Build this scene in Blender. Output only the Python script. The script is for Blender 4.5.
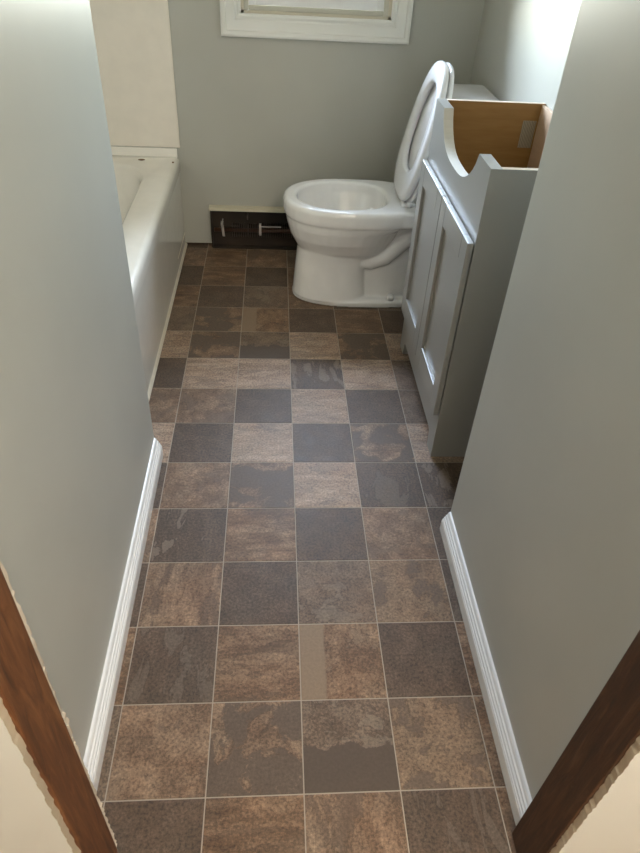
import bpy, bmesh, math, random
from mathutils import Vector, Matrix
random.seed(7)
for _o in list(bpy.data.objects):
    bpy.data.objects.remove(_o)
scene = bpy.context.scene
COL = scene.collection
U = 0.2                      # one floor tile in metres; all layout below is in tiles

# ------------------------------------------------------------------ camera
def setup_camera():
    cd = bpy.data.cameras.new('camera')
    cam = bpy.data.objects.new('camera', cd)
    COL.objects.link(cam)
    cd.sensor_fit = 'HORIZONTAL'
    cd.sensor_width = 36.0
    cd.lens = 651.82 * 36.0 / 640.0
    cd.clip_start = 0.02
    p, y, r = 0.6882, 0.0932, 0.0631
    fw = Vector((math.sin(y) * math.cos(p), math.cos(y) * math.cos(p), -math.sin(p)))
    rt = Vector((math.cos(y), -math.sin(y), 0))
    up = rt.cross(fw)
    rt2 = math.cos(r) * rt + math.sin(r) * up
    up2 = -math.sin(r) * rt + math.cos(r) * up
    m = Matrix((rt2, up2, -fw)).transposed().to_4x4()
    m.translation = Vector((1.6685, -2.7444, 7.1493)) * U
    cam.matrix_world = m
    scene.camera = cam
setup_camera()

# ------------------------------------------------------------------ world and light
scene.view_settings.view_transform = 'Standard'
scene.view_settings.look = 'None'
scene.view_settings.gamma = 1.0
scene.view_settings.use_curve_mapping = False
scene.view_settings.exposure = 0.0

SUN_ROT = -86
SKY_STRENGTH = 21.0
HALL_WATTS = 62.0
w = bpy.data.worlds.new('overcast_sky')
scene.world = w
w.use_nodes = True
sky = w.node_tree.nodes.new('ShaderNodeTexSky')
sky.sky_type = 'NISHITA'
sky.sun_disc = False
sky.sun_elevation = math.radians(42)
sky.sun_rotation = math.radians(SUN_ROT)
sky.air_density = 1.0
sky.dust_density = 2.0
sky.ozone_density = 1.0
hz = w.node_tree.nodes.new('ShaderNodeMix')          # thin even cloud veil over the clear sky
hz.data_type = 'RGBA'
hz.inputs[0].default_value = 0.45
hz.inputs[7].default_value = (2.3, 2.3, 2.2, 1)
w.node_tree.links.new(sky.outputs[0], hz.inputs[6])
w.node_tree.links.new(hz.outputs[2], w.node_tree.nodes['Background'].inputs[0])
w.node_tree.nodes['Background'].inputs[1].default_value = SKY_STRENGTH

# window opening (tiles)
WX0, WX1, WZ0, WZ1 = 0.97, 4.11, 5.10, 10.0
BACK = 13.2
pl = bpy.data.lights.new('window_portal', 'AREA')
pl.shape = 'RECTANGLE'
pl.size, pl.size_y = (WX1 - WX0) * U, (WZ1 - WZ0) * U
po = bpy.data.objects.new('window_portal', pl)
COL.objects.link(po)
po.location = ((WX0 + WX1) / 2 * U, (BACK + 0.32) * U, (WZ0 + WZ1) / 2 * U)
po.rotation_euler = (math.radians(-90), 0, 0)
try:
    pl.cycles.is_portal = True
except Exception:
    pl.energy = 0

# ------------------------------------------------------------------ node helpers
def new_mat(name):
    m = bpy.data.materials.new(name)
    m.use_nodes = True
    nt = m.node_tree
    return m, nt, nt.nodes['Principled BSDF']

def N(nt, t, **kw):
    n = nt.nodes.new(t)
    for k, v in kw.items():
        if k in n.inputs:
            n.inputs[k].default_value = v
        else:
            setattr(n, k, v)
    return n

def ramp(nt, fac, stops):
    r = nt.nodes.new('ShaderNodeValToRGB')
    e = r.color_ramp.elements
    while len(e) < len(stops):
        e.new(0.5)
    for i, (p, c) in enumerate(stops):
        e[i].position = p
        e[i].color = (*c, 1) if len(c) == 3 else c
    nt.links.new(fac, r.inputs[0])
    return r.outputs[0]

def mixc(nt, fac, a, b, mode='MIX'):
    n = nt.nodes.new('ShaderNodeMix')
    n.data_type = 'RGBA'
    n.blend_type = mode
    for s, v in ((n.inputs[0], fac), (n.inputs[6], a), (n.inputs[7], b)):
        if isinstance(v, (int, float)):
            s.default_value = v
        elif isinstance(v, tuple):
            s.default_value = (*v, 1)
        else:
            nt.links.new(v, s)
    return n.outputs[2]

def math_n(nt, op, a, b=0.0):
    n = nt.nodes.new('ShaderNodeMath')
    n.operation = op
    for s, v in ((n.inputs[0], a), (n.inputs[1], b)):
        if isinstance(v, (int, float)):
            s.default_value = v
        else:
            nt.links.new(v, s)
    return n.outputs[0]

def bump(nt, b, height, strength=0.2, dist=0.002):
    n = N(nt, 'ShaderNodeBump', Strength=strength, Distance=dist)
    nt.links.new(height, n.inputs['Height'])
    nt.links.new(n.outputs[0], b.inputs['Normal'])

def srgb(r, g, b):
    f = lambda c: (c / 255 / 12.92) if c / 255 <= 0.04045 else ((c / 255 + 0.055) / 1.055) ** 2.4
    return (f(r), f(g), f(b))

def noise(nt, vec, scale, detail=4, rough=0.55, dist=0.0):
    n = N(nt, 'ShaderNodeTexNoise', Scale=scale, Detail=detail, Roughness=rough, Distortion=dist)
    nt.links.new(vec, n.inputs['Vector'])
    return n.outputs['Fac']

def paint(name, col, rough=0.5, var=0.04, bscale=260, bstr=0.08):
    m, nt, b = new_mat(name)
    tc = nt.nodes.new('ShaderNodeTexCoord')
    v = tc.outputs['Object']
    n1 = noise(nt, v, 2.5, 3)
    lo = tuple(c * (1 - var) for c in col)
    hi = tuple(min(1, c * (1 + var)) for c in col)
    nt.links.new(ramp(nt, n1, [(0.3, lo), (0.7, hi)]), b.inputs['Base Color'])
    b.inputs['Roughness'].default_value = rough
    bump(nt, b, noise(nt, v, bscale, 2), bstr, 0.0006)
    return m

def plain(name, col, rough=0.4, metal=0.0, coat=0.0, spec=0.5):
    m, nt, b = new_mat(name)
    tc = nt.nodes.new('ShaderNodeTexCoord')
    n1 = noise(nt, tc.outputs['Object'], 14, 4)
    lo = tuple(c * 0.96 for c in col)
    nt.links.new(ramp(nt, n1, [(0.35, lo), (0.65, col)]), b.inputs['Base Color'])
    b.inputs['Roughness'].default_value = rough
    b.inputs['Metallic'].default_value = metal
    b.inputs['Coat Weight'].default_value = coat
    b.inputs['Specular IOR Level'].default_value = spec
    return m

# ------------------------------------------------------------------ materials
M = {}
M['wall'] = paint('sage_wall_paint', (0.47, 0.462, 0.408), 0.37)
M['hall_wall'] = paint('cream_hall_paint', (0.63, 0.615, 0.565), 0.6)
M['ceiling'] = paint('ceiling_paint', (0.75, 0.75, 0.73), 0.8)
M['trim'] = paint('white_trim_paint', (0.86, 0.84, 0.81), 0.35, 0.02, 120, 0.03)
M['window_trim'] = paint('ivory_window_paint', (0.80, 0.79, 0.74), 0.35, 0.03, 120, 0.03)
M['china'] = plain('white_china', (0.87, 0.85, 0.82), 0.12, coat=0.5)
M['seat_plastic'] = plain('white_seat_plastic', (0.86, 0.85, 0.84), 0.18)
M['tub'] = plain('ivory_tub_enamel', (0.91, 0.865, 0.78), 0.14, coat=0.3)
M['surround'] = plain('cream_surround_plastic', (0.86, 0.79, 0.685), 0.35)
M['caulk'] = plain('ivory_caulk', (0.72, 0.66, 0.54), 0.5)
M['cabinet'] = paint('grey_cabinet_paint', (0.315, 0.305, 0.277), 0.28, 0.02, 150, 0.02)
M['gap_shade'] = plain('painted_gap_shade', (0.02, 0.016, 0.012), 0.9)  # near-black tone, shade of narrow gaps put into the colour
M['chrome'] = plain('chrome', (0.8, 0.8, 0.8), 0.15, 1.0)
M['heater_cream'] = plain('heater_cream_enamel', (0.62, 0.56, 0.42), 0.45)
M['heater_dark'] = paint('heater_dark_metal', (0.035, 0.022, 0.013), 0.8, 0.9, 60, 0.3)
M['fin'] = plain('dull_fin_metal', (0.12, 0.095, 0.08), 0.5, 0.6)
M['bracket'] = plain('pale_bracket_metal', (0.55, 0.50, 0.47), 0.45, 0.2)
M['copper'] = plain('tarnished_copper', (0.12, 0.06, 0.04), 0.5, 0.7)
M['water'] = plain('bowl_water', (0.62, 0.62, 0.59), 0.03)
M['rust'] = plain('rust_chip', (0.16, 0.08, 0.03), 0.8)
M['hall_floor'] = paint('hall_floor_boards', (0.25, 0.15, 0.08), 0.45, 0.2, 40, 0.1)
M['grout'] = paint('beige_grout_line', (0.33, 0.272, 0.212), 0.55, 0.10, 200, 0.1)

def ply_mat(name, c0, c1):
    m, nt, b = new_mat(name)
    tc = nt.nodes.new('ShaderNodeTexCoord')
    mp = N(nt, 'ShaderNodeMapping')
    mp.inputs['Scale'].default_value = (3, 3, 26)
    nt.links.new(tc.outputs['Object'], mp.inputs[0])
    n1 = noise(nt, mp.outputs[0], 2.2, 5, 0.55, 0.4)
    nt.links.new(ramp(nt, n1, [(0.3, c0), (0.7, c1)]), b.inputs['Base Color'])
    b.inputs['Roughness'].default_value = 0.5
    return m
M['ply'] = ply_mat('raw_plywood', (0.30, 0.155, 0.042), (0.37, 0.205, 0.065))
M['ply_edge'] = ply_mat('plywood_edge', (0.62, 0.50, 0.36), (0.72, 0.60, 0.46))
M['ply_back'] = ply_mat('pale_back_board', (0.60, 0.43, 0.29), (0.68, 0.50, 0.35))

def sticker_mat():
    m, nt, b = new_mat('printed_sticker')
    tc = nt.nodes.new('ShaderNodeTexCoord')
    v = N(nt, 'ShaderNodeTexWave', Scale=60.0, Distortion=2.0)
    v.bands_direction = 'X'
    nt.links.new(tc.outputs['Object'], v.inputs['Vector'])
    c = ramp(nt, v.outputs['Fac'], [(0.4, (0.22, 0.19, 0.14)), (0.6, (0.42, 0.36, 0.27))])
    nt.links.new(c, b.inputs['Base Color'])
    b.inputs['Roughness'].default_value = 0.4
    return m
M['sticker'] = sticker_mat()

def stud_mat(name, c0, c1, c2):
    m, nt, b = new_mat(name)
    tc = nt.nodes.new('ShaderNodeTexCoord')
    mp = N(nt, 'ShaderNodeMapping')
    mp.inputs['Scale'].default_value = (22, 22, 2.2)
    nt.links.new(tc.outputs['Object'], mp.inputs[0])
    n1 = noise(nt, mp.outputs[0], 3.0, 6, 0.6, 1.2)
    base = ramp(nt, n1, [(0.28, c0), (0.52, c1), (0.78, c2)])
    n2 = noise(nt, tc.outputs['Object'], 55, 5, 0.7)
    sp = ramp(nt, n2, [(0.66, (0, 0, 0)), (0.76, (1, 1, 1))])
    col = mixc(nt, math_n(nt, 'MULTIPLY', sp, 0.35), base, (0.45, 0.36, 0.28))
    nt.links.new(col, b.inputs['Base Color'])
    b.inputs['Roughness'].default_value = 0.55
    bump(nt, b, n1, 0.4, 0.002)
    return m
M['stud_l'] = stud_mat('amber_old_stud', (0.045, 0.015, 0.005), (0.125, 0.045, 0.013), (0.24, 0.105, 0.038))
M['stud_r'] = stud_mat('dark_old_stud', (0.022, 0.009, 0.004), (0.062, 0.024, 0.008), (0.13, 0.060, 0.025))
M['gypsum'] = paint('torn_drywall_edge', (0.55, 0.46, 0.35), 0.9, 0.25, 90, 0.8)

def glass_mat():
    m = bpy.data.materials.new('window_glass')
    m.use_nodes = True
    nt = m.node_tree
    nt.nodes.clear()
    out = nt.nodes.new('ShaderNodeOutputMaterial')
    tr = nt.nodes.new('ShaderNodeBsdfTransparent')
    tr.inputs[0].default_value = (0.95, 0.97, 0.96, 1)
    gl = N(nt, 'ShaderNodeBsdfGlossy', Roughness=0.02)
    fr = N(nt, 'ShaderNodeFresnel', IOR=1.3)
    mx = nt.nodes.new('ShaderNodeMixShader')
    nt.links.new(fr.outputs[0], mx.inputs[0])
    nt.links.new(tr.outputs[0], mx.inputs[1])
    nt.links.new(gl.outputs[0], mx.inputs[2])
    nt.links.new(mx.outputs[0], out.inputs[0])
    return m
M['glass'] = glass_mat()

TS = 0.95
def slate(name, c_lo, c_mid, c_hi, patch=0.0, patch_col=None, streak=0, split=None, split_col=None, patch_pos=0.56, grain=1.0):
    """printed slate tile: mottled body, flaky patches with dark rims, grain, optional two-tone split"""
    sc = lambda c: tuple(q * TS * k for q, k in zip(c, (1.02, 0.97, 0.915))) if c else c
    c_lo, c_mid, c_hi, patch_col, split_col = map(sc, (c_lo, c_mid, c_hi, patch_col, split_col))
    m, nt, b = new_mat(name)
    tc = nt.nodes.new('ShaderNodeTexCoord')
    oi = nt.nodes.new('ShaderNodeObjectInfo')
    cmb = nt.nodes.new('ShaderNodeCombineXYZ')
    nt.links.new(math_n(nt, 'MULTIPLY', oi.outputs['Random'], 37.0), cmb.inputs[0])
    nt.links.new(math_n(nt, 'MULTIPLY', oi.outputs['Random'], 71.0), cmb.inputs[1])
    add = nt.nodes.new('ShaderNodeVectorMath')
    nt.links.new(tc.outputs['Object'], add.inputs[0])
    nt.links.new(cmb.outputs[0], add.inputs[1])
    v = add.outputs[0]
    mp = N(nt, 'ShaderNodeMapping')
    mp.inputs['Scale'].default_value = {0: (1, 1, 1), 1: (0.55, 1.7, 1), 2: (1.7, 0.55, 1)}[streak]
    nt.links.new(v, mp.inputs[0])
    n1 = noise(nt, mp.outputs[0], 24, 12, 0.74, 0.5)
    n0 = noise(nt, mp.outputs[0], 13, 11, 0.62, 0.35)
    lerp = lambda a, b_, k: tuple(x + (y - x) * k for x, y in zip(a, b_))
    cl2, ch2 = lerp(c_lo, c_mid, 0.55), lerp(c_mid, c_hi, 0.5)
    # terraced layers like split stone
    terr = ramp(nt, n0, [(0.36, c_lo), (0.39, cl2), (0.45, cl2), (0.465, c_mid), (0.52, c_mid), (0.535, ch2), (0.60, ch2), (0.62, c_hi)])
    mott = ramp(nt, n1, [(0.38, c_lo), (0.5, c_mid), (0.63, c_hi)])
    col = mixc(nt, 0.45, terr, mott)
    # thin dark fissures
    fs = ramp(nt, n0, [(0.452, (0, 0, 0)), (0.462, (1, 1, 1)), (0.472, (0, 0, 0))])
    col = mixc(nt, math_n(nt, 'MULTIPLY', fs, 0.30), col, (0.03, 0.02, 0.014))
    n2 = noise(nt, v, 150, 6, 0.75)
    lo = 0.5 - 0.30 * grain
    hi = 0.5 + 0.22 * grain
    col = mixc(nt, 0.8, col, ramp(nt, n2, [(0.38, (lo, lo, lo)), (0.62, (hi, hi * .98, hi * .95))]), 'OVERLAY')
    # blotches of a redder and a greyer tone
    n4 = noise(nt, v, 8, 5, 0.6, 0.6)
    col = mixc(nt, 0.5, col, ramp(nt, n4, [(0.35, (0.49, 0.49, 0.48)), (0.65, (0.58, 0.49, 0.42))]), 'OVERLAY')
    if patch > 0:
        n3 = noise(nt, mp.outputs[0], 10.5, 10, 0.62, 0.5)
        k = ramp(nt, n3, [(patch_pos, (0, 0, 0)), (patch_pos + 0.02, (1, 1, 1))])
        pc = mixc(nt, 0.7, patch_col, ramp(nt, n2, [(0.3, (0.3, 0.3, 0.3)), (0.7, (0.7, 0.69, 0.68))]), 'OVERLAY')
        col = mixc(nt, math_n(nt, 'MULTIPLY', k, patch), col, pc)
        ln = ramp(nt, n3, [(patch_pos - 0.02, (0, 0, 0)), (patch_pos, (1, 1, 1)), (patch_pos + 0.012, (0, 0, 0))])
        col = mixc(nt, math_n(nt, 'MULTIPLY', ln, 0.45), col, (0.035, 0.024, 0.017))
    if split:
        axis, pos, sign, wob = split
        sp = nt.nodes.new('ShaderNodeSeparateXYZ')
        nt.links.new(tc.outputs['Object'], sp.inputs[0])
        nn = noise(nt, v, 14, 8, 0.55, 0.3)
        q = math_n(nt, 'ADD', sp.outputs[axis], math_n(nt, 'MULTIPLY', math_n(nt, 'SUBTRACT', nn, 0.5), wob))
        q = math_n(nt, 'MULTIPLY', math_n(nt, 'SUBTRACT', q, pos), 180.0 * sign)
        q = math_n(nt, 'MINIMUM', math_n(nt, 'MAXIMUM', q, 0.0), 1.0)
        c2 = mixc(nt, 0.6, split_col, ramp(nt, n2, [(0.3, (0.36, 0.36, 0.36)), (0.7, (0.62, 0.62, 0.62))]), 'OVERLAY')
        col = mixc(nt, q, col, c2)
    nt.links.new(col, b.inputs['Base Color'])
    rr = ramp(nt, n1, [(0.3, (0.46, 0.46, 0.46)), (0.7, (0.6, 0.6, 0.6))])
    nt.links.new(rr, b.inputs['Roughness'])
    b.inputs["Specular IOR Level"].default_value = 0.34
    bump(nt, b, n2, 0.22, 0.0012)
    return m

DK = ((0.072, 0.052, 0.038), (0.101, 0.074, 0.055), (0.134, 0.101, 0.077))
BR = ((0.105, 0.070, 0.047), (0.195, 0.136, 0.095), (0.300, 0.224, 0.165))
RU = ((0.085, 0.052, 0.032), (0.180, 0.119, 0.077), (0.300, 0.214, 0.148))
LT = ((0.190, 0.135, 0.102), (0.310, 0.238, 0.187), (0.450, 0.365, 0.300))
ME = ((0.095, 0.070, 0.052), (0.155, 0.117, 0.088), (0.225, 0.174, 0.134))
TILE = {
 'D': slate('slate_dark_plain', *DK),
 'd': slate('slate_dark_flaked', *DK, patch=0.75, patch_col=(0.20, 0.155, 0.12), streak=2),
 'q': slate('slate_dark_grained', *DK, patch=0.45, patch_col=(0.15, 0.122, 0.095), streak=2, patch_pos=0.52),
 'B': slate('slate_brown', *BR, patch=0.6, patch_col=(0.135, 0.098, 0.072)),
 'R': slate('slate_rust', *RU, patch=0.5, patch_col=(0.11, 0.075, 0.05), streak=1),
 'V': slate('slate_rust_upright', *BR, patch=0.7, patch_col=(0.12, 0.085, 0.062), streak=2),
 'L': slate('slate_pale', *LT, patch=0.55, patch_col=(0.21, 0.165, 0.135), streak=1, patch_pos=0.58),
 'M': slate('slate_medium', *ME, patch=0.35, patch_col=(0.22, 0.178, 0.14)),
 'C': slate('slate_dark_cloud', *BR, patch=0.9, patch_col=(0.102, 0.077, 0.059), patch_pos=0.47),
 'S': slate('slate_two_tone', *ME, patch=0.4, patch_col=(0.23, 0.19, 0.15), split=(1, -0.005, -1, 0.16), split_col=(0.094, 0.070, 0.053)),
 'T': slate('slate_pale_band', *RU, patch=0.4, patch_col=(0.22, 0.165, 0.115), split=(0, -0.036, -1, 0.015), split_col=(0.235, 0.172, 0.118)),
 'X': slate('slate_tan_flake', (0.15, 0.108, 0.075), (0.20, 0.145, 0.102), (0.255, 0.19, 0.135), patch=0.85, patch_col=(0.125, 0.092, 0.069), patch_pos=0.57),
}

# ------------------------------------------------------------------ mesh helpers
def link(o, parent=None):
    COL.objects.link(o)
    if parent is not None:
        o.parent = parent
    return o

def root_loc(parent):
    l = Vector((0, 0, 0))
    while parent is not None:
        l += parent.location
        parent = parent.parent
    return l

def mesh(name, verts, faces, mats, parent=None, at=None, smooth=False, fm=None, bevel=0.0, seg=2, kind=None, sub=0):
    """verts in tiles, absolute; `at` (tiles) becomes the object's origin"""
    if not isinstance(mats, (list, tuple)):
        mats = [mats]
    base = root_loc(parent)
    o_at = Vector(at) * U if at is not None else base.copy()
    me = bpy.data.meshes.new(name)
    me.from_pydata([Vector(v) * U - o_at for v in verts], [], faces)
    for m in mats:
        me.materials.append(m)
    if fm:
        for p, i in zip(me.polygons, fm):
            p.material_index = i
    bm = bmesh.new()
    bm.from_mesh(me)
    bmesh.ops.recalc_face_normals(bm, faces=bm.faces)
    bm.to_mesh(me)
    bm.free()
    if smooth:
        for p in me.polygons:
            p.use_smooth = True
    o = bpy.data.objects.new(name, me)
    link(o, parent)
    o.location = o_at - base
    if bevel:
        md = o.modifiers.new('bevel', 'BEVEL')
        md.width = bevel
        md.segments = seg
        md.limit_method = 'ANGLE'
        md.angle_limit = math.radians(40)
    if sub:
        md = o.modifiers.new('sub', 'SUBSURF')
        md.levels = md.render_levels = sub
    if kind:
        o['kind'] = kind
    return o

def bxv(x0, x1, y0, y1, z0, z1):
    v = [(x0, y0, z0), (x1, y0, z0), (x1, y1, z0), (x0, y1, z0), (x0, y0, z1), (x1, y0, z1), (x1, y1, z1), (x0, y1, z1)]
    # faces: 0 bottom 1 top 2 -y 3 +x 4 +y 5 -x
    f = [(0, 3, 2, 1), (4, 5, 6, 7), (0, 1, 5, 4), (1, 2, 6, 5), (2, 3, 7, 6), (3, 0, 4, 7)]
    return v, f

def boxes(lst):
    V, F = [], []
    for b in lst:
        v, f = bxv(*b)
        n = len(V)
        V += v
        F += [tuple(i + n for i in q) for q in f]
    return V, F

def box(name, b, mats, parent=None, **kw):
    v, f = bxv(*b)
    return mesh(name, v, f, mats, parent, **kw)

def loft(rings, cap0=True, cap1=True):
    V, F = [], []
    n = len(rings[0])
    for r in rings:
        V += r
    for i in range(len(rings) - 1):
        for j in range(n):
            k = (j + 1) % n
            F.append((i * n + j, i * n + k, (i + 1) * n + k, (i + 1) * n + j))
    if cap0:
        F.append(tuple(range(n - 1, -1, -1)))
    if cap1:
        F.append(tuple((len(rings) - 1) * n + j for j in range(n)))
    return V, F

def extrude(poly, fn0, fn1):
    """poly list of 2-D points -> closed prism between fn0(p) and fn1(p)"""
    n = len(poly)
    V = [fn0(p) for p in poly] + [fn1(p) for p in poly]
    F = [(i, (i + 1) % n, n + (i + 1) % n, n + i) for i in range(n)]
    F += [tuple(range(n - 1, -1, -1)), tuple(range(n, 2 * n))]
    return V, F

def tube(path, r, n=10):
    rings = []
    P = [Vector(p) for p in path]
    rr = r if isinstance(r, (list, tuple)) else [r] * len(P)
    for i, p in enumerate(P):
        t = (P[min(i + 1, len(P) - 1)] - P[max(i - 1, 0)]).normalized()
        a = t.cross(Vector((0, 0, 1)))
        if a.length < 1e-3:
            a = Vector((1, 0, 0))
        a.normalize()
        b = t.cross(a)
        rings.append([tuple(p + rr[i] * (math.cos(q) * a + math.sin(q) * b)) for q in [2 * math.pi * k / n for k in range(n)]])
    return loft(rings)

def thing(name, at, label, cat, group=None):
    o = bpy.data.objects.new(name, None)
    link(o)
    o.location = Vector(at) * U
    o.empty_display_size = 0.05
    o['label'] = label
    o['category'] = cat
    if group:
        o['group'] = group
    return o

def struct(o, label=None):
    o['kind'] = 'structure'
    if label:
        o['label'] = label
    return o

# ------------------------------------------------------------------ setting: floor
XL, XR = -0.2, 4.22          # corridor walls
RX = 6.05                    # right wall of the bath area
TX = -0.54                   # tub apron
TUBL = -4.3
CORN_L, CORN_R = 5.20, 3.60  # outer corners of the corridor walls
FR0, FR1 = -0.86, -0.43      # door studs
CEIL = 12.0

floor = struct(box('floor', (TUBL - 0.5, RX + 0.5, -0.90, BACK + 0.5, -0.4, -0.0045), M['grout']),
               'brown and grey slate-look tile floor with pale joints')
GAP = 0.0065

def tile_mesh(x0, x1, y0, y1, mat):
    c = 0.006
    a = [(x0, y0, -0.02), (x1, y0, -0.02), (x1, y1, -0.02), (x0, y1, -0.02)]
    b = [(x0, y0, -0.003), (x1, y0, -0.003), (x1, y1, -0.003), (x0, y1, -0.003)]
    t = [(x0 + c, y0 + c, 0), (x1 - c, y0 + c, 0), (x1 - c, y1 - c, 0), (x0 + c, y1 - c, 0)]
    return loft([a, b, t])

# tile kinds, near row first; columns -1 .. 5
ROWS = {
 -1: 'BDRVqRB', 0: 'MBCSXRB', 1: 'RqRTDRD', 2: 'DVDMXqB', 3: 'BdRDBDM', 4: 'DBCLqdB', 5: 'LDLDCLM',
 6: 'BBDLDMD', 7: 'DLLdLMB', 8: 'LCSLCLM', 9: 'MCTDRDB', 10: 'RDMBDMR', 11: 'DRDBRDM', 12: 'BRBMDRB', 13: 'DBRDBRD',
}
full_cache = {}
for r, kinds in ROWS.items():
    for ci, kd in enumerate(kinds):
        c = ci - 1
        x0, x1, y0, y1 = c + GAP, c + 1 - GAP, r + GAP, r + 1 - GAP
        lim_l = XL if r < 5 else TX
        if r < 3:
            lim_r = XR
        else:
            lim_r = RX
        x0, x1 = max(x0, lim_l), min(x1, lim_r)
        y0, y1 = max(y0, -0.88), min(y1, BACK + 0.1)
        if r == 5 and c == -1:
            x0 = TX
        if c == 5:
            x1 = RX
        if x1 - x0 < 0.05 or y1 - y0 < 0.05:
            continue
        cx, cy = c + 0.5, r + 0.5
        full = abs(x1 - x0 - (1 - 2 * GAP)) < 1e-4 and abs(y1 - y0 - (1 - 2 * GAP)) < 1e-4
        if full and kd in full_cache:
            o = bpy.data.objects.new('tile', full_cache[kd])
            link(o, floor)
            o.location = Vector((cx, cy, 0)) * U - floor.location
        else:
            v, f = tile_mesh(x0, x1, y0, y1, None)
            o = mesh('tile', v, f, TILE[kd], floor, at=(cx, cy, 0))
            if full:
                full_cache[kd] = o.data

# ------------------------------------------------------------------ setting: walls
struct(box('wall_left', (XL - 0.6, XL, FR1, CORN_L, -0.02, CEIL), M['wall'], bevel=0.004, seg=3))
struct(box('wall_right', (XR, XR + 0.6, FR1, CORN_R, -0.02, CEIL), M['wall'], bevel=0.004, seg=3))
struct(box('wall_recess', (XR + 0.5, RX + 0.3, CORN_R - 0.5, CORN_R, -0.02, CEIL), M['wall']))
struct(box('wall_vanity_side', (RX, RX + 0.5, CORN_R, BACK + 0.4, -0.02, CEIL), M['wall']))
struct(box('wall_alcove_end', (TUBL - 0.4, XL - 0.5, CORN_L - 0.5, CORN_L, -0.02, CEIL), M['surround']))
struct(box('wall_alcove_side', (TUBL - 0.5, TUBL, CORN_L, BACK + 0.4, -0.02, CEIL), M['surround']))
T = 0.32                                                   # back wall thickness
v, f = boxes([(TUBL - 0.5, WX0, BACK, BACK + T, 0.05, CEIL), (WX1, RX + 0.5, BACK, BACK + T, 0.05, CEIL),
              (WX0, WX1, BACK, BACK + T, 0.05, WZ0), (WX0, WX1, BACK, BACK + T, WZ1, CEIL)])
struct(mesh('wall_back', v, f, M['wall']))
struct(box('wall_back_gap_plate', (TUBL - 0.5, RX + 0.5, BACK + 0.12, BACK + T, -0.4, 0.05), M['gap_shade']))  # added backing that closes the gap under the wall, coloured as its shade
struct(box('ceiling', (TUBL - 0.6, RX + 0.6, FR0 - 0.1, BACK + T, CEIL, CEIL + 0.3), M['ceiling']))
# front wall with the stripped doorway
JL, JR, HEAD = 0.21, 4.05, 10.2
HB = -9.0
v, f = boxes([(TUBL - 0.6, JL - 0.32, FR0, FR1, -0.02, CEIL), (JR + 0.32, RX + 2.5, FR0, FR1, -0.02, CEIL),
              (JL - 0.32, JR + 0.32, FR0, FR1, HEAD, CEIL)])
struct(mesh('wall_front', v, f, M['wall']))

def ragged(z0, z1, step, amp, seed, base):
    rnd = random.Random(seed)
    pts, z, cur = [], z0, base
    while z < z1:
        cur = base + rnd.uniform(-amp, amp) + (rnd.uniform(0, amp * 2.2) if rnd.random() < 0.07 else 0)
        pts.append((cur, z))
        z += rnd.uniform(0.2, 1.0) * step
    pts.append((base, z1))
    return pts

def drywall(name, xin, xout, y0, y1, z1, seed, mats, sgn, amp, parent=None):
    """sheet whose edge near the opening is torn; sgn +1: opening lies toward +x"""
    e = ragged(0.0, z1, 0.06, amp, seed, xin)
    poly = [(xout, 0.0)] + e + [(xout, z1)]
    vv, ff = extrude(poly, lambda p: (p[0], y0, p[1]), lambda p: (p[0], y1, p[1]))
    n = len(poly)
    fm = [1] * n + [0, 0]
    return mesh(name, vv, ff, mats, parent, fm=fm)

# bathroom-side sheets, then hall-side sheets
for nm, xin, xout, sd, sg in (('left', JL - 0.013, XL - 0.05, 3, 1), ('right', JR + 0.065, XR + 0.05, 5, -1)):
    struct(drywall('wall_torn_board_' + nm, xin, xout, FR1, FR1 + 0.04, CEIL, sd, [M['wall'], M['gypsum']], sg, 0.009))
for nm, xin, xout, sd, sg in (('left', JL - 0.02, TUBL - 0.6, 13, 1), ('right', JR + 0.02, RX + 2.5, 17, -1)):
    struct(drywall('wall_hall_' + nm, xin, xout, FR0 - 0.065, FR0, CEIL, sd, [M['hall_wall'], M['gypsum']], sg, 0.008))
struct(box('wall_hall_header', (JL - 0.02, JR + 0.02, FR0 - 0.065, FR0, HEAD, CEIL), M['hall_wall']))
t1 = struct(box('trim_1', (JL - 0.34, JL, FR0, FR1, 0.0, HEAD), M['stud_l'], bevel=0.003),
            'amber brown bare door stud with torn drywall at lower left')
t2 = struct(box('trim_2', (JR, JR + 0.34, FR0, FR1, 0.0, HEAD), M['stud_r'], bevel=0.003),
            'dark brown bare door stud with torn drywall at lower right')
struct(box('trim_3', (JL, JR, FR0, FR1, HEAD - 0.34, HEAD), M['stud_l']))
# hall behind the camera
struct(box('floor_hall', (TUBL - 0.6, RX + 2.5, HB, -0.90, -0.4, -0.012), M['hall_floor']))
struct(box('wall_hall_far', (TUBL - 0.6, RX + 2.5, HB - 0.4, HB, -0.02, CEIL), M['hall_wall']))
struct(box('wall_hall_end_left', (TUBL - 1.0, TUBL - 0.6, HB, FR0, -0.02, CEIL), M['hall_wall']))
struct(box('wall_hall_end_right', (RX + 2.5, RX + 2.9, HB, FR0, -0.02, CEIL), M['hall_wall']))
struct(box('ceiling_hall', (TUBL - 0.6, RX + 2.5, HB, FR0 - 0.1, CEIL, CEIL + 0.3), M['ceiling']))

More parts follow.
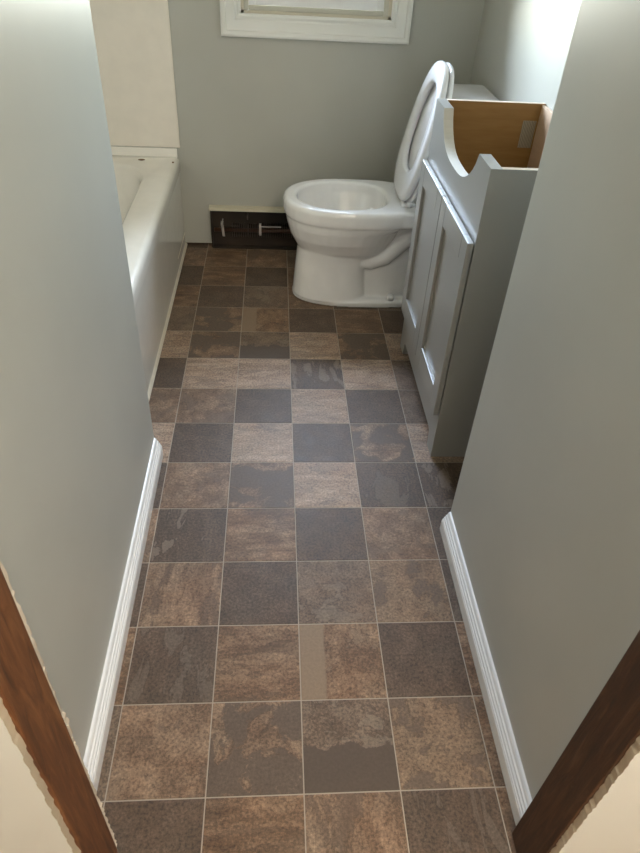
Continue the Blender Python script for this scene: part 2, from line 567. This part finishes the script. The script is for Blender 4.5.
# ------------------------------------------------------------------ baseboards
PROF = [(0, 0), (0.105, 0), (0.105, 0.185), (0.098, 0.197), (0.094, 0.215), (0.083, 0.222), (0.080, 0.25), (0.064, 0.262),
        (0.060, 0.29), (0.043, 0.302), (0.034, 0.335), (0.022, 0.352), (0, 0.36)]
def baseboard(name, x, sgn, y0, y1):
    v, f = extrude(PROF, lambda p: (x + sgn * p[0], y0, p[1]), lambda p: (x + sgn * p[0], y1, p[1]))
    return struct(mesh(name, v, f, M['trim']), None)
baseboard('baseboard_left', XL, 1, FR1 + 0.06, CORN_L - 0.02)
baseboard('baseboard_right', XR, -1, FR1 + 0.06, CORN_R - 0.03)

# ------------------------------------------------------------------ window
def build_window():
    wr = bpy.data.objects.new('window_1', None)
    link(wr)
    wr.location = Vector(((WX0 + WX1) / 2, BACK, WZ0)) * U
    struct(wr, 'white framed window with stepped casing in the back wall')
    CW = 0.42
    # casing profile: u from the opening outward, v proud of the wall
    prof = [(0, 0), (0, 0.055), (0.05, 0.075), (0.10, 0.06), (0.13, 0.085), (0.30, 0.095), (0.32, 0.13), (0.38, 0.135), (CW, 0.12), (CW, 0)]
    def side(p0, d_out, length_axis, a0, a1, mit0, mit1):
        # p0: opening edge coordinate; d_out: +-1; length_axis 'x' or 'z'
        if length_axis == 'x':
            g0 = lambda p: (a0 - mit0 * p[0], BACK - p[1], p0 + d_out * p[0])
            g1 = lambda p: (a1 + mit1 * p[0], BACK - p[1], p0 + d_out * p[0])
        else:
            g0 = lambda p: (p0 + d_out * p[0], BACK - p[1], a0 - mit0 * p[0])
            g1 = lambda p: (p0 + d_out * p[0], BACK - p[1], a1 + mit1 * p[0])
        v, f = extrude(prof, g0, g1)
        mesh('casing', v, f, M['window_trim'], wr)
    side(WZ0, -1, 'x', WX0, WX1, 1, 1)
    side(WZ1, 1, 'x', WX0, WX1, 1, 1)
    side(WX0, -1, 'z', WZ0, WZ1, 1, 1)
    side(WX1, 1, 'z', WZ0, WZ1, 1, 1)
    # jamb liners and the weathered stop
    jm = plain('stained_jamb_paint', (0.62, 0.56, 0.44), 0.55)
    v, f = boxes([(WX0, WX0 + 0.06, BACK, BACK + T, WZ0, WZ1), (WX1 - 0.06, WX1, BACK, BACK + T, WZ0, WZ1),
                  (WX0, WX1, BACK, BACK + T, WZ0, WZ0 + 0.05), (WX0, WX1, BACK, BACK + T, WZ1 - 0.06, WZ1)])
    mesh('jamb', v, f, jm, wr)
    v, f = boxes([(WX0 + 0.06, WX0 + 0.16, BACK + 0.02, BACK + 0.085, WZ0 + 0.05, WZ1 - 0.06),
                  (WX1 - 0.16, WX1 - 0.06, BACK + 0.02, BACK + 0.085, WZ0 + 0.05, WZ1 - 0.06),
                  (WX0 + 0.16, WX1 - 0.16, BACK + 0.02, BACK + 0.085, WZ0 + 0.05, WZ0 + 0.14)])
    mesh('stop', v, f, plain('stop_paint', (0.55, 0.53, 0.44), 0.5), wr, bevel=0.003)
    # lower and upper sash
    def sash(z0, z1, y):
        a, b = WX0 + 0.10, WX1 - 0.10
        v, f = boxes([(a, a + 0.2, y, y + 0.10, z0, z1), (b - 0.2, b, y, y + 0.10, z0, z1),
                      (a + 0.2, b - 0.2, y, y + 0.10, z0, z0 + 0.26), (a + 0.2, b - 0.2, y, y + 0.10, z1 - 0.22, z1)])
        s = mesh('sash', v, f, plain('white_vinyl', (0.85, 0.85, 0.85), 0.3), wr, bevel=0.003)
        box('pane', (a + 0.2, b - 0.2, y + 0.05, y + 0.07, z0 + 0.26, z1 - 0.22), M['glass'], s)
    mid = (WZ0 + WZ1) / 2
    sash(WZ0 + 0.12, mid + 0.1, BACK + 0.09)
    sash(mid - 0.1, WZ1 - 0.06, BACK + 0.2)
build_window()

# ------------------------------------------------------------------ bathtub
def rrect(x0, x1, y0, y1, r, z, n=8):
    pts = []
    for cx, cy, a0 in ((x1 - r, y1 - r, 0), (x0 + r, y1 - r, 90), (x0 + r, y0 + r, 180), (x1 - r, y0 + r, 270)):
        for k in range(n + 1):
            a = math.radians(a0 + 90 * k / n)
            pts.append((cx + r * math.cos(a), cy + r * math.sin(a), z))
    return pts

def build_tub():
    y0, y1 = CORN_L + 0.02, BACK - 0.01
    x0, x1 = TUBL + 0.02, TX
    t = thing('bathtub', ((x0 + x1) / 2, (y0 + y1) / 2, 0), 'ivory alcove bathtub with smooth apron beside the tiled floor', 'bathtub')
    ZD = 2.17
    # one continuous shell: rim front face, rolled edge, deck, basin
    e = 0.01
    rings = [rrect(x0, x1, y0, y1, 0.02, 1.86), rrect(x0, x1, y0, y1, 0.02, 2.03),
             rrect(x0 + .01, x1 - .015, y0 + .01, y1 - .01, 0.03, 2.11), rrect(x0 + .03, x1 - .06, y0 + .03, y1 - .03, 0.04, 2.16),
             rrect(x0 + .06, x1 - .12, y0 + .06, y1 - .05, 0.05, ZD),
             rrect(x0 + .36, x1 - .58, y0 + .5, y1 - .48, 1.0, ZD - 0.01), rrect(x0 + .39, x1 - .64, y0 + .55, y1 - .53, .98, ZD - 0.05),
             rrect(x0 + .43, x1 - .70, y0 + .60, y1 - .57, .96, ZD - 0.16), rrect(x0 + .55, x1 - .82, y0 + .8, y1 - .66, .9, 1.3),
             rrect(x0 + .68, x1 - .95, y0 + 1.1, y1 - .8, .85, 0.6), rrect(x0 + .85, x1 - 1.1, y0 + 1.3, y1 - .95, .75, 0.42),
             rrect(x0 + 1.2, x1 - 1.45, y0 + 1.7, y1 - 1.3, .5, 0.38)]
    v, f = loft(rings, cap0=False)
    mesh('shell', v, f, M['tub'], t, smooth=True)
    ap = box('apron', (x1 - 0.2, x1 - 0.03, y0, y1, 0.0, 1.88), M['tub'], t, bevel=0.004)
    box('apron_seam', (x1 - 0.035, x1 - 0.022, y1 - 1.5, y1, 0.30, 0.325), M['caulk'], ap)
    # tiling flange against the wall
    v, f = boxes([(x0, x1 - 0.04, y1 - 0.05, y1, ZD - 0.02, 2.36), (x0, x0 + 0.05, y0, y1 - 0.05, ZD - 0.02, 2.36), (x0 + 0.05, x1 - 0.04, y0, y0 + 0.05, ZD - 0.02, 2.36)])
    mesh('flange', v, f, M['tub'], t, bevel=0.003)
    # bead of caulk at the floor
    v, f = extrude([(0, 0), (0.045, 0), (0.035, 0.03), (0, 0.07)], lambda p: (x1 - 0.03 + p[0], y0, p[1]), lambda p: (x1 - 0.03 + p[0], y1, p[1]))
    mesh('caulk_bead', v, f, M['caulk'], t)
    # rust chips on the deck
    for cx, cy, a, b in ((-1.36, 12.88, 0.085, 0.05), (-0.64, 12.75, 0.03, 0.05)):
        rnd = random.Random(int(cx * 100))
        ring = [(cx + a * math.cos(q) * rnd.uniform(.75, 1.1), cy + b * math.sin(q) * rnd.uniform(.75, 1.1)) for q in [2 * math.pi * k / 12 for k in range(12)]]
        v, f = loft([[(p[0], p[1], ZD - 0.012) for p in ring], [(cx + (p[0] - cx) * .8, cy + (p[1] - cy) * .8, ZD + 0.008) for p in ring]])
        o = mesh('rust_chip', v, f, M['rust'], t)
        o['label'] = 'small brown rust chip in the enamel'
    # drain
    ring = lambda r, z: [((x0 + x1) / 2 + r * math.cos(2 * math.pi * k / 20), y1 - 1.8 + r * math.sin(2 * math.pi * k / 20), z) for k in range(20)]
    v, f = loft([ring(.14, .37), ring(.14, .39), ring(.11, .395)])
    mesh('drain', v, f, M['chrome'], t)
    # wall panels above the tub
    s = thing('tub_surround', ((x0 + x1) / 2, BACK, 2.36), 'plain cream wall panel above the bathtub rim', 'tub surround')
    box('panel', (TUBL + 0.01, -0.5, BACK - 0.05, BACK - 0.004, 2.37, 10.0), M['surround'], s, bevel=0.004)
build_tub()

# ------------------------------------------------------------------ baseboard heater without its cover
def build_heater():
    x0, x1 = 0.08, RX - 0.05
    t = thing('baseboard_heater', ((x0 + x1) / 2, BACK, 0), 'uncovered baseboard heater with cream top strip and dark rusty inside', 'heater')
    yb = BACK - 0.002
    box('back_plate', (x0 + 0.04, x1, yb - 0.03, yb, 0.02, 0.93), M['heater_dark'], t)
    poly = [(0, 0.9), (0, 1.04), (0.10, 1.04), (0.16, 1.02), (0.17, 0.955), (0.155, 0.955), (0.145, 1.005), (0.09, 1.02), (0.02, 1.02), (0.02, 0.9)]
    v, f = extrude(poly, lambda p: (x0, yb - p[0], p[1]), lambda p: (x1, yb - p[0], p[1]))
    mesh('top_cover', v, f, M['heater_cream'], t)
    box('end_plate', (x0 + 0.03, x0 + 0.06, yb - 0.16, yb, 0.0, 0.95), M['heater_dark'], t)
    box('bottom_tray', (x0 + 0.05, x1, yb - 0.20, yb - 0.03, 0.0, 0.035), M['heater_dark'], t)
    v, f = tube([(x0 + 0.1, yb - 0.11, 0.46), (x1, yb - 0.11, 0.46)], 0.05, 10)
    mesh('pipe', v, f, M['copper'], t, smooth=True)
    L = []
    x = x0 + 0.55
    rnd = random.Random(2)
    while x < x1 - 0.1:
        L.append((x, x + 0.008, yb - 0.17 + rnd.uniform(-.01, .01), yb - 0.05, 0.30, 0.62 + rnd.uniform(-.015, .015)))
        x += 0.045
    v, f = boxes(L)
    mesh('fins', v, f, M['fin'], t, kind='stuff')
    # bent hangers still hanging from the back plate
    for hx, tilt, wd, za, zb in ((0.36, 0.10, 0.03, 0.66, 0.30), (0.42, -0.10, 0.012, 0.72, 0.48), (1.02, 0.0, 0.018, 0.88, 0.74), (1.02, 0.02, 0.014, 0.60, 0.36),
                                 (1.33, 0.0, 0.03, 0.62, 0.34), (2.7, 0.02, 0.03, 0.88, 0.3), (4.2, -0.02, 0.03, 0.88, 0.3)):
        pts = [(0.05, za), (0.16, za - 0.01), (0.18, za - 0.03), (0.18, zb + 0.04), (0.15, zb)]
        V, F = [], []
        for (d, z) in pts:
            for sx in (-wd, wd):
                V.append((hx + sx + tilt * (0.9 - z), yb - d, z))
        for i in range(len(pts) - 1):
            F.append((2 * i, 2 * i + 1, 2 * i + 3, 2 * i + 2))
        o = mesh('hanger', V, F, M['bracket'] if hx < 0.5 or hx > 1.3 else M['fin'], t)
        md = o.modifiers.new('thick', 'SOLIDIFY')
        md.thickness = 0.0018
    box('damper', (1.36, 1.85, yb - 0.20, yb - 0.19, 0.585, 0.61), M['bracket'], t)
    box('cross_strip', (0.60, 0.82, yb - 0.20, yb - 0.19, 0.585, 0.605), M['fin'], t)
build_heater()

# ------------------------------------------------------------------ toilet
def egg(xf, xr, hw, z, y0, n=40, pw=2.3, skew=0.52, rear_pw=2.6):
    """closed outline: rounded nose at xf, squarer rear at xr"""
    xc = xf + (xr - xf) * skew
    pts = []
    for k in range(n):
        a = 2 * math.pi * k / n
        ca, sa = math.cos(a), math.sin(a)
        if ca < 0:
            p = pw
            x = xc - (xc - xf) * abs(ca) ** (2 / p)
        else:
            p = rear_pw
            x = xc + (xr - xc) * abs(ca) ** (2 / p)
        y = y0 + hw * math.copysign(abs(sa) ** (2 / p), sa)
        pts.append((x, y, z))
    return pts

def build_toilet():
    y0 = 10.8
    t = thing('toilet', (3.9, y0, 0), 'white two-piece toilet with its seat and lid raised under the window', 'toilet')
    RZ = 2.25
    V, F = [], []
    def add(vf):
        n = len(V)
        V.extend(vf[0])
        F.extend([tuple(i + n for i in q) for q in vf[1]])
    E_ = lambda xf, xr, hw, z, **k: egg(xf, xr, hw, z, y0, **k)
    # bowl: outside up, over the rim, down the inside
    Q = dict(rear_pw=3.6)
    add(loft([E_(2.62, 4.0, 0.36, 0.75), E_(2.40, 4.1, 0.52, 0.98), E_(2.16, 4.2, 0.72, 1.22), E_(2.02, 4.3, 0.87, 1.48), E_(1.94, 4.4, 0.97, 1.74),
              E_(1.91, 4.5, 1.005, 1.885, **Q), E_(1.925, 4.5, 0.992, 1.905, **Q), E_(1.875, 4.6, 1.035, 1.93, **Q), E_(1.86, 4.6, 1.05, 2.02, **Q), E_(1.86, 4.6, 1.05, 2.17, **Q), E_(1.89, 4.58, 1.025, 2.23, **Q),
              E_(1.94, 4.5, 0.98, RZ, **Q), E_(2.10, 4.08, 0.83, RZ), E_(2.15, 4.03, 0.79, 2.22),
              E_(2.16, 4.01, 0.78, 2.05), E_(2.23, 3.95, 0.69, 1.78), E_(2.40, 3.85, 0.56, 1.45), E_(2.75, 3.7, 0.34, 1.2)]))
    # pedestal column
    add(loft([E_(2.09, 4.9, 0.72, 0.0, rear_pw=5), E_(2.09, 4.9, 0.72, 0.10, rear_pw=5), E_(2.105, 4.88, 0.705, 0.13, rear_pw=5), E_(2.12, 4.86, 0.66, 0.17, rear_pw=5)]))
    add(loft([E_(2.10, 3.76, 0.69, 0.10, rear_pw=4, pw=2.4), E_(2.12, 3.72, 0.65, 0.40, rear_pw=4), E_(2.15, 3.70, 0.62, 0.75, rear_pw=4),
              E_(2.17, 3.72, 0.63, 1.0, rear_pw=4), E_(2.19, 3.76, 0.68, 1.25, rear_pw=4), E_(2.3, 3.8, 0.6, 1.4, rear_pw=4)]))
    # rear body and tank deck
    add(loft([E_(3.2, 4.86, 0.50, 0.1, rear_pw=6), E_(3.2, 4.88, 0.48, 0.9, rear_pw=6), E_(3.3, 5.1, 0.42, 1.4, rear_pw=6), E_(3.4, 5.5, 0.6, 1.8, rear_pw=6)]))
    v, f = loft([rrect(4.12, 5.75, y0 - .88, y0 + .88, .1, 1.89), rrect(4.10, 5.8, y0 - .93, y0 + .93, .1, 1.94), rrect(4.10, 5.8, y0 - .93, y0 + .93, .1, 2.20), rrect(4.12, 5.75, y0 - .89, y0 + .89, .1, 2.245)])
    add((v, f))
    # trapway relief on both flanks
    for s in (-1, 1):
        path = [(3.45, y0 + s * 0.42, 0.98), (3.75, y0 + s * 0.44, 0.98), (4.05, y0 + s * 0.45, 1.10), (4.32, y0 + s * 0.45, 1.36), (4.6, y0 + s * 0.42, 1.60), (4.9, y0 + s * 0.30, 1.62), (5.1, y0 + s * .2, 1.4)]
        add(tube(path, [0.14, 0.18, 0.19, 0.19, 0.19, 0.18, 0.15], 14))
    o = mesh('bowl', V, F, M['china'], t)
    md = o.modifiers.new('remesh', 'REMESH')
    md.mode = 'VOXEL'
    md.voxel_size = 0.0042
    md.use_smooth_shade = True
    md = o.modifiers.new('soft', 'SMOOTH')
    md.factor = 0.5
    md.iterations = 8
    # water
    v, f = loft([E_(2.60, 3.78, 0.43, 1.30), E_(2.60, 3.78, 0.43, 1.32)])
    mesh('water', v, f, M['water'], o)
    # bolt caps
    for s in (-1, 1):
        rg = lambda r, z: [(4.27 + r * math.cos(2 * math.pi * k / 14), y0 + s * 0.60 + r * math.sin(2 * math.pi * k / 14), z) for k in range(14)]
        v, f = loft([rg(.085, .155), rg(.085, .23), rg(.07, .265), rg(.035, .285)])
        mesh('bolt_cap', v, f, M['seat_plastic'], t, smooth=True)
    # seat and lid, both swung up about the hinge
    hx, hz = 4.42, 2.24
    lean = math.radians(12.3)
    def up(u, vv, w):
        """u along the seat from hinge, vv across, w out of the seat toward the front"""
        return (hx + u * math.sin(lean) - w * math.cos(lean), y0 + vv, hz + u * math.cos(lean) + w * math.sin(lean))
    def seat_outline(u0, u1, hw, n=44, pw=2.25, rpw=2.8, skew=0.45):
        uc = u0 + (u1 - u0) * skew
        pts = []
        for k in range(n):
            a = 2 * math.pi * k / n
            ca, sa = math.cos(a), math.sin(a)
            p = rpw if ca < 0 else pw
            r = (uc - u0) if ca < 0 else (u1 - uc)
            pts.append((uc + math.copysign(abs(ca) ** (2 / p), ca) * r, hw * math.copysign(abs(sa) ** (2 / p), sa)))
        return pts
    L = 2.56
    def lay(ol, w):
        return [up(p[0], p[1], w) for p in ol]
    so = seat_outline
    rings = [lay(so(.02, L, .97), .10), lay(so(0, L + .02, .99), .14), lay(so(.02, L, .97), .20), lay(so(.10, L - .08, .89), .225),
             lay(so(.52, L - .30, .68), .215), lay(so(.58, L - .36, .62), .19), lay(so(.58, L - .36, .62), .10)]
    v, f = loft(rings + [rings[0]], cap0=False, cap1=False)
    mesh('seat', v, f, M['seat_plastic'], t, smooth=True)
    rings = [lay(so(.06, L - .06, .93), -.035), lay(so(.0, L, .98), -.01), lay(so(-.02, L + .02, .99), .03), lay(so(0, L, .98), .065), lay(so(.08, L - .08, .90), .075)]
    v, f = loft(rings)
    mesh('lid', v, f, M['seat_plastic'], t, smooth=True)
    for s in (-1, 1):
        o = box('hinge', (hx - 0.16, hx + 0.14, y0 + s * 0.45 - 0.13, y0 + s * 0.45 + 0.13, 2.2, 2.32), M['seat_plastic'], t, bevel=0.008, seg=3)
        v, f = tube([(hx, y0 + s * .45 - .2, 2.31), (hx, y0 + s * .45 + .2, 2.31)], 0.055, 12)
        mesh('hinge_pin', v, f, M['seat_plastic'], o, smooth=True)
    # tank
    xa, xb, ya, yb_ = 5.06, 5.97, y0 - 1.12, y0 + 1.12
    v, f = loft([rrect(xa + .14, xb - .04, ya + .16, yb_ - .16, .12, 2.19), rrect(xa + .08, xb - .02, ya + .10, yb_ - .10, .14, 2.35), rrect(xa + .02, xb, ya + .02, yb_ - .02, .14, 4.02)])
    tk = mesh('tank', v, f, M['china'], t, bevel=0.006, seg=3, smooth=False)
    v, f = loft([rrect(xa - .03, xb + .02, ya - .04, yb_ + .04, .14, 4.0), rrect(xa - .05, xb + .03, ya - .06, yb_ + .06, .14, 4.04),
                 rrect(xa - .05, xb + .03, ya - .06, yb_ + .06, .14, 4.16), rrect(xa - .02, xb + .01, ya - .02, yb_ + .02, .12, 4.2)])
    mesh('tank_lid', v, f, M['china'], t, smooth=False, bevel=0.003, seg=2)
    v, f = tube([(xa - .02, ya + .3, 3.72), (xa - .10, ya + .3, 3.72), (xa - .11, ya + .36, 3.70), (xa - .11, ya + .75, 3.62)], 0.035, 10)
    mesh('flush_lever', v, f, M['chrome'], t, smooth=True)
build_toilet()

# ------------------------------------------------------------------ vanity cabinet
def build_vanity():
    xf, xb = 4.27, RX - 0.01
    ya, yb = 5.14, 8.54
    zt = 4.66
    th = 0.085
    t = thing('vanity_cabinet', ((xf + xb) / 2, (ya + yb) / 2, 0), 'open-topped grey vanity cabinet with shaker doors and scooped front', 'cabinet')
    G, P, E, PB = M['cabinet'], M['ply'], M['ply_edge'], M['ply_back']
    # faces: bottom top -y +x +y -x
    box('side_panel', (xf + 0.15, xb, ya, ya + th, 0, zt), [G, P, E], t, fm=[0, 2, 0, 1, 1, 0])
    box('side_panel', (xf + 0.15, xb, yb - th, yb, 0, zt), [G, P, E], t, fm=[0, 2, 1, 1, 0, 0])
    # front with scoop on top and toe arch below
    ym = (ya + yb) / 2
    top = []
    n = 26
    hw, dep = 1.12, 0.53
    for k in range(n + 1):
        s = -1 + 2 * k / n
        # flat bottomed scoop with shoulders
        yy = ym + hw * math.copysign(abs(s) ** 0.9, s)
        zz = zt - dep * (1 - abs(s) ** 2.6) ** 0.75
        top.append((yy, zz))
    foot = 0.32
    poly = [(ya, 0), (ya + foot, 0), (ya + foot + 0.05, 0.26), (ya + foot + 0.12, 0.30), (yb - foot - 0.12, 0.30), (yb - foot - 0.05, 0.26), (yb - foot, 0), (yb, 0), (yb, zt)]
    poly += list(reversed(top)) + [(ya, zt)]
    v, f = extrude(poly, lambda p: (xf, p[0], p[1]), lambda p: (xf + 0.15, p[0], p[1]))
    npl = len(poly)
    fm = []
    for i in range(npl):
        fm.append(2 if 9 <= i < 9 + n else 0)
    fm += [0, 1]
    mesh('front_panel', v, f, [G, P, plain('primed_edge', (0.66, 0.63, 0.56), 0.5)], t, fm=fm)
    # board across the back with a plumbing cut-out
    cut = []
    for k in range(15):
        a = math.pi * k / 14
        cut.append((ym + 1.42 * math.cos(a), 3.0 + 0.85 * math.sin(a) ** 0.6))
    poly = [(ya + th, 0.4), (ya + th, zt - 0.02), (yb - th, zt - 0.02), (yb - th, 0.4), (ym + 1.42, 0.4)] + cut + [(ym - 1.42, 0.4)]
    v, f = extrude(poly, lambda p: (xb - 0.06, p[0], p[1]), lambda p: (xb, p[0], p[1]))
    mesh('back_panel', v, f, PB, t)
    box('floor_panel', (xf + 0.15, xb - 0.06, ya + th, yb - th, 0.42, 0.50), P, t)
    box('toe_board', (xf + 0.36, xf + 0.42, ya + th, yb - th, 0.0, 0.42), M['gap_shade'], t)  # shade of the toe recess painted onto this board
    # adhesive sticker at the far inside corner
    s = box('sticker', (xb - 0.31, xb - 0.09, yb - th - 0.012, yb - th - 0.002, 3.98, 4.40), M['sticker'], t, at=(xb - 0.26, yb - th, 4.2))
    s['label'] = 'small printed paper sticker inside the cabinet'
    # doors
    dz0, dz1 = 0.86, 3.71
    for a, b in ((ya + 0.01, ym - 0.012), (ym + 0.012, yb - 0.01)):
        st = 0.30
        d = box('door', (xf - 0.045, xf - 0.008, a + 0.02, b - 0.02, dz0 + 0.02, dz1 - 0.02), G, t, at=(xf, (a + b) / 2, dz0))
        x0, x1 = xf - 0.095, xf - 0.012
        bv = 0.0022
        box('stile', (x0, x1, a, a + st, dz0, dz1), G, d, bevel=bv)
        box('stile', (x0, x1, b - st, b, dz0, dz1), G, d, bevel=bv)
        box('rail', (x0, x1, a + st, b - st, dz0, dz0 + 0.38), G, d, bevel=bv)
        box('rail', (x0, x1, a + st, b - st, dz1 - 0.34, dz1), G, d, bevel=bv)
build_vanity()

# ------------------------------------------------------------------ added hall lamp, unseen, lights the room from behind the camera
def build_added_lamp():
    lx, ly = 4.5, -7.0
    t = thing('added_hall_lamp', (lx, ly, CEIL), 'added round frosted lamp giving light from the unseen hall', 'lamp')
    rg = lambda r, z: [(lx + r * math.cos(2 * math.pi * k / 28), ly + r * math.sin(2 * math.pi * k / 28), z) for k in range(28)]
    v, f = loft([rg(.85, CEIL), rg(.85, CEIL - .12), rg(.78, CEIL - .15)])
    mesh('lamp_base', v, f, M['trim'], t)
    m, nt, b = new_mat('added_lamp_glass')
    b.inputs['Base Color'].default_value = (0.9, 0.86, 0.78, 1)
    b.inputs['Emission Color'].default_value = (1.0, 0.91, 0.77, 1)
    area = math.pi * (0.78 * U) ** 2 * 1.3
    b.inputs['Emission Strength'].default_value = HALL_WATTS / (math.pi * area)
    v, f = loft([rg(.78, CEIL - .15), rg(.74, CEIL - .3), rg(.6, CEIL - .42), rg(.35, CEIL - .5), rg(.1, CEIL - .52)])
    mesh('lamp_shade', v, f, m, t, smooth=True)
build_added_lamp()
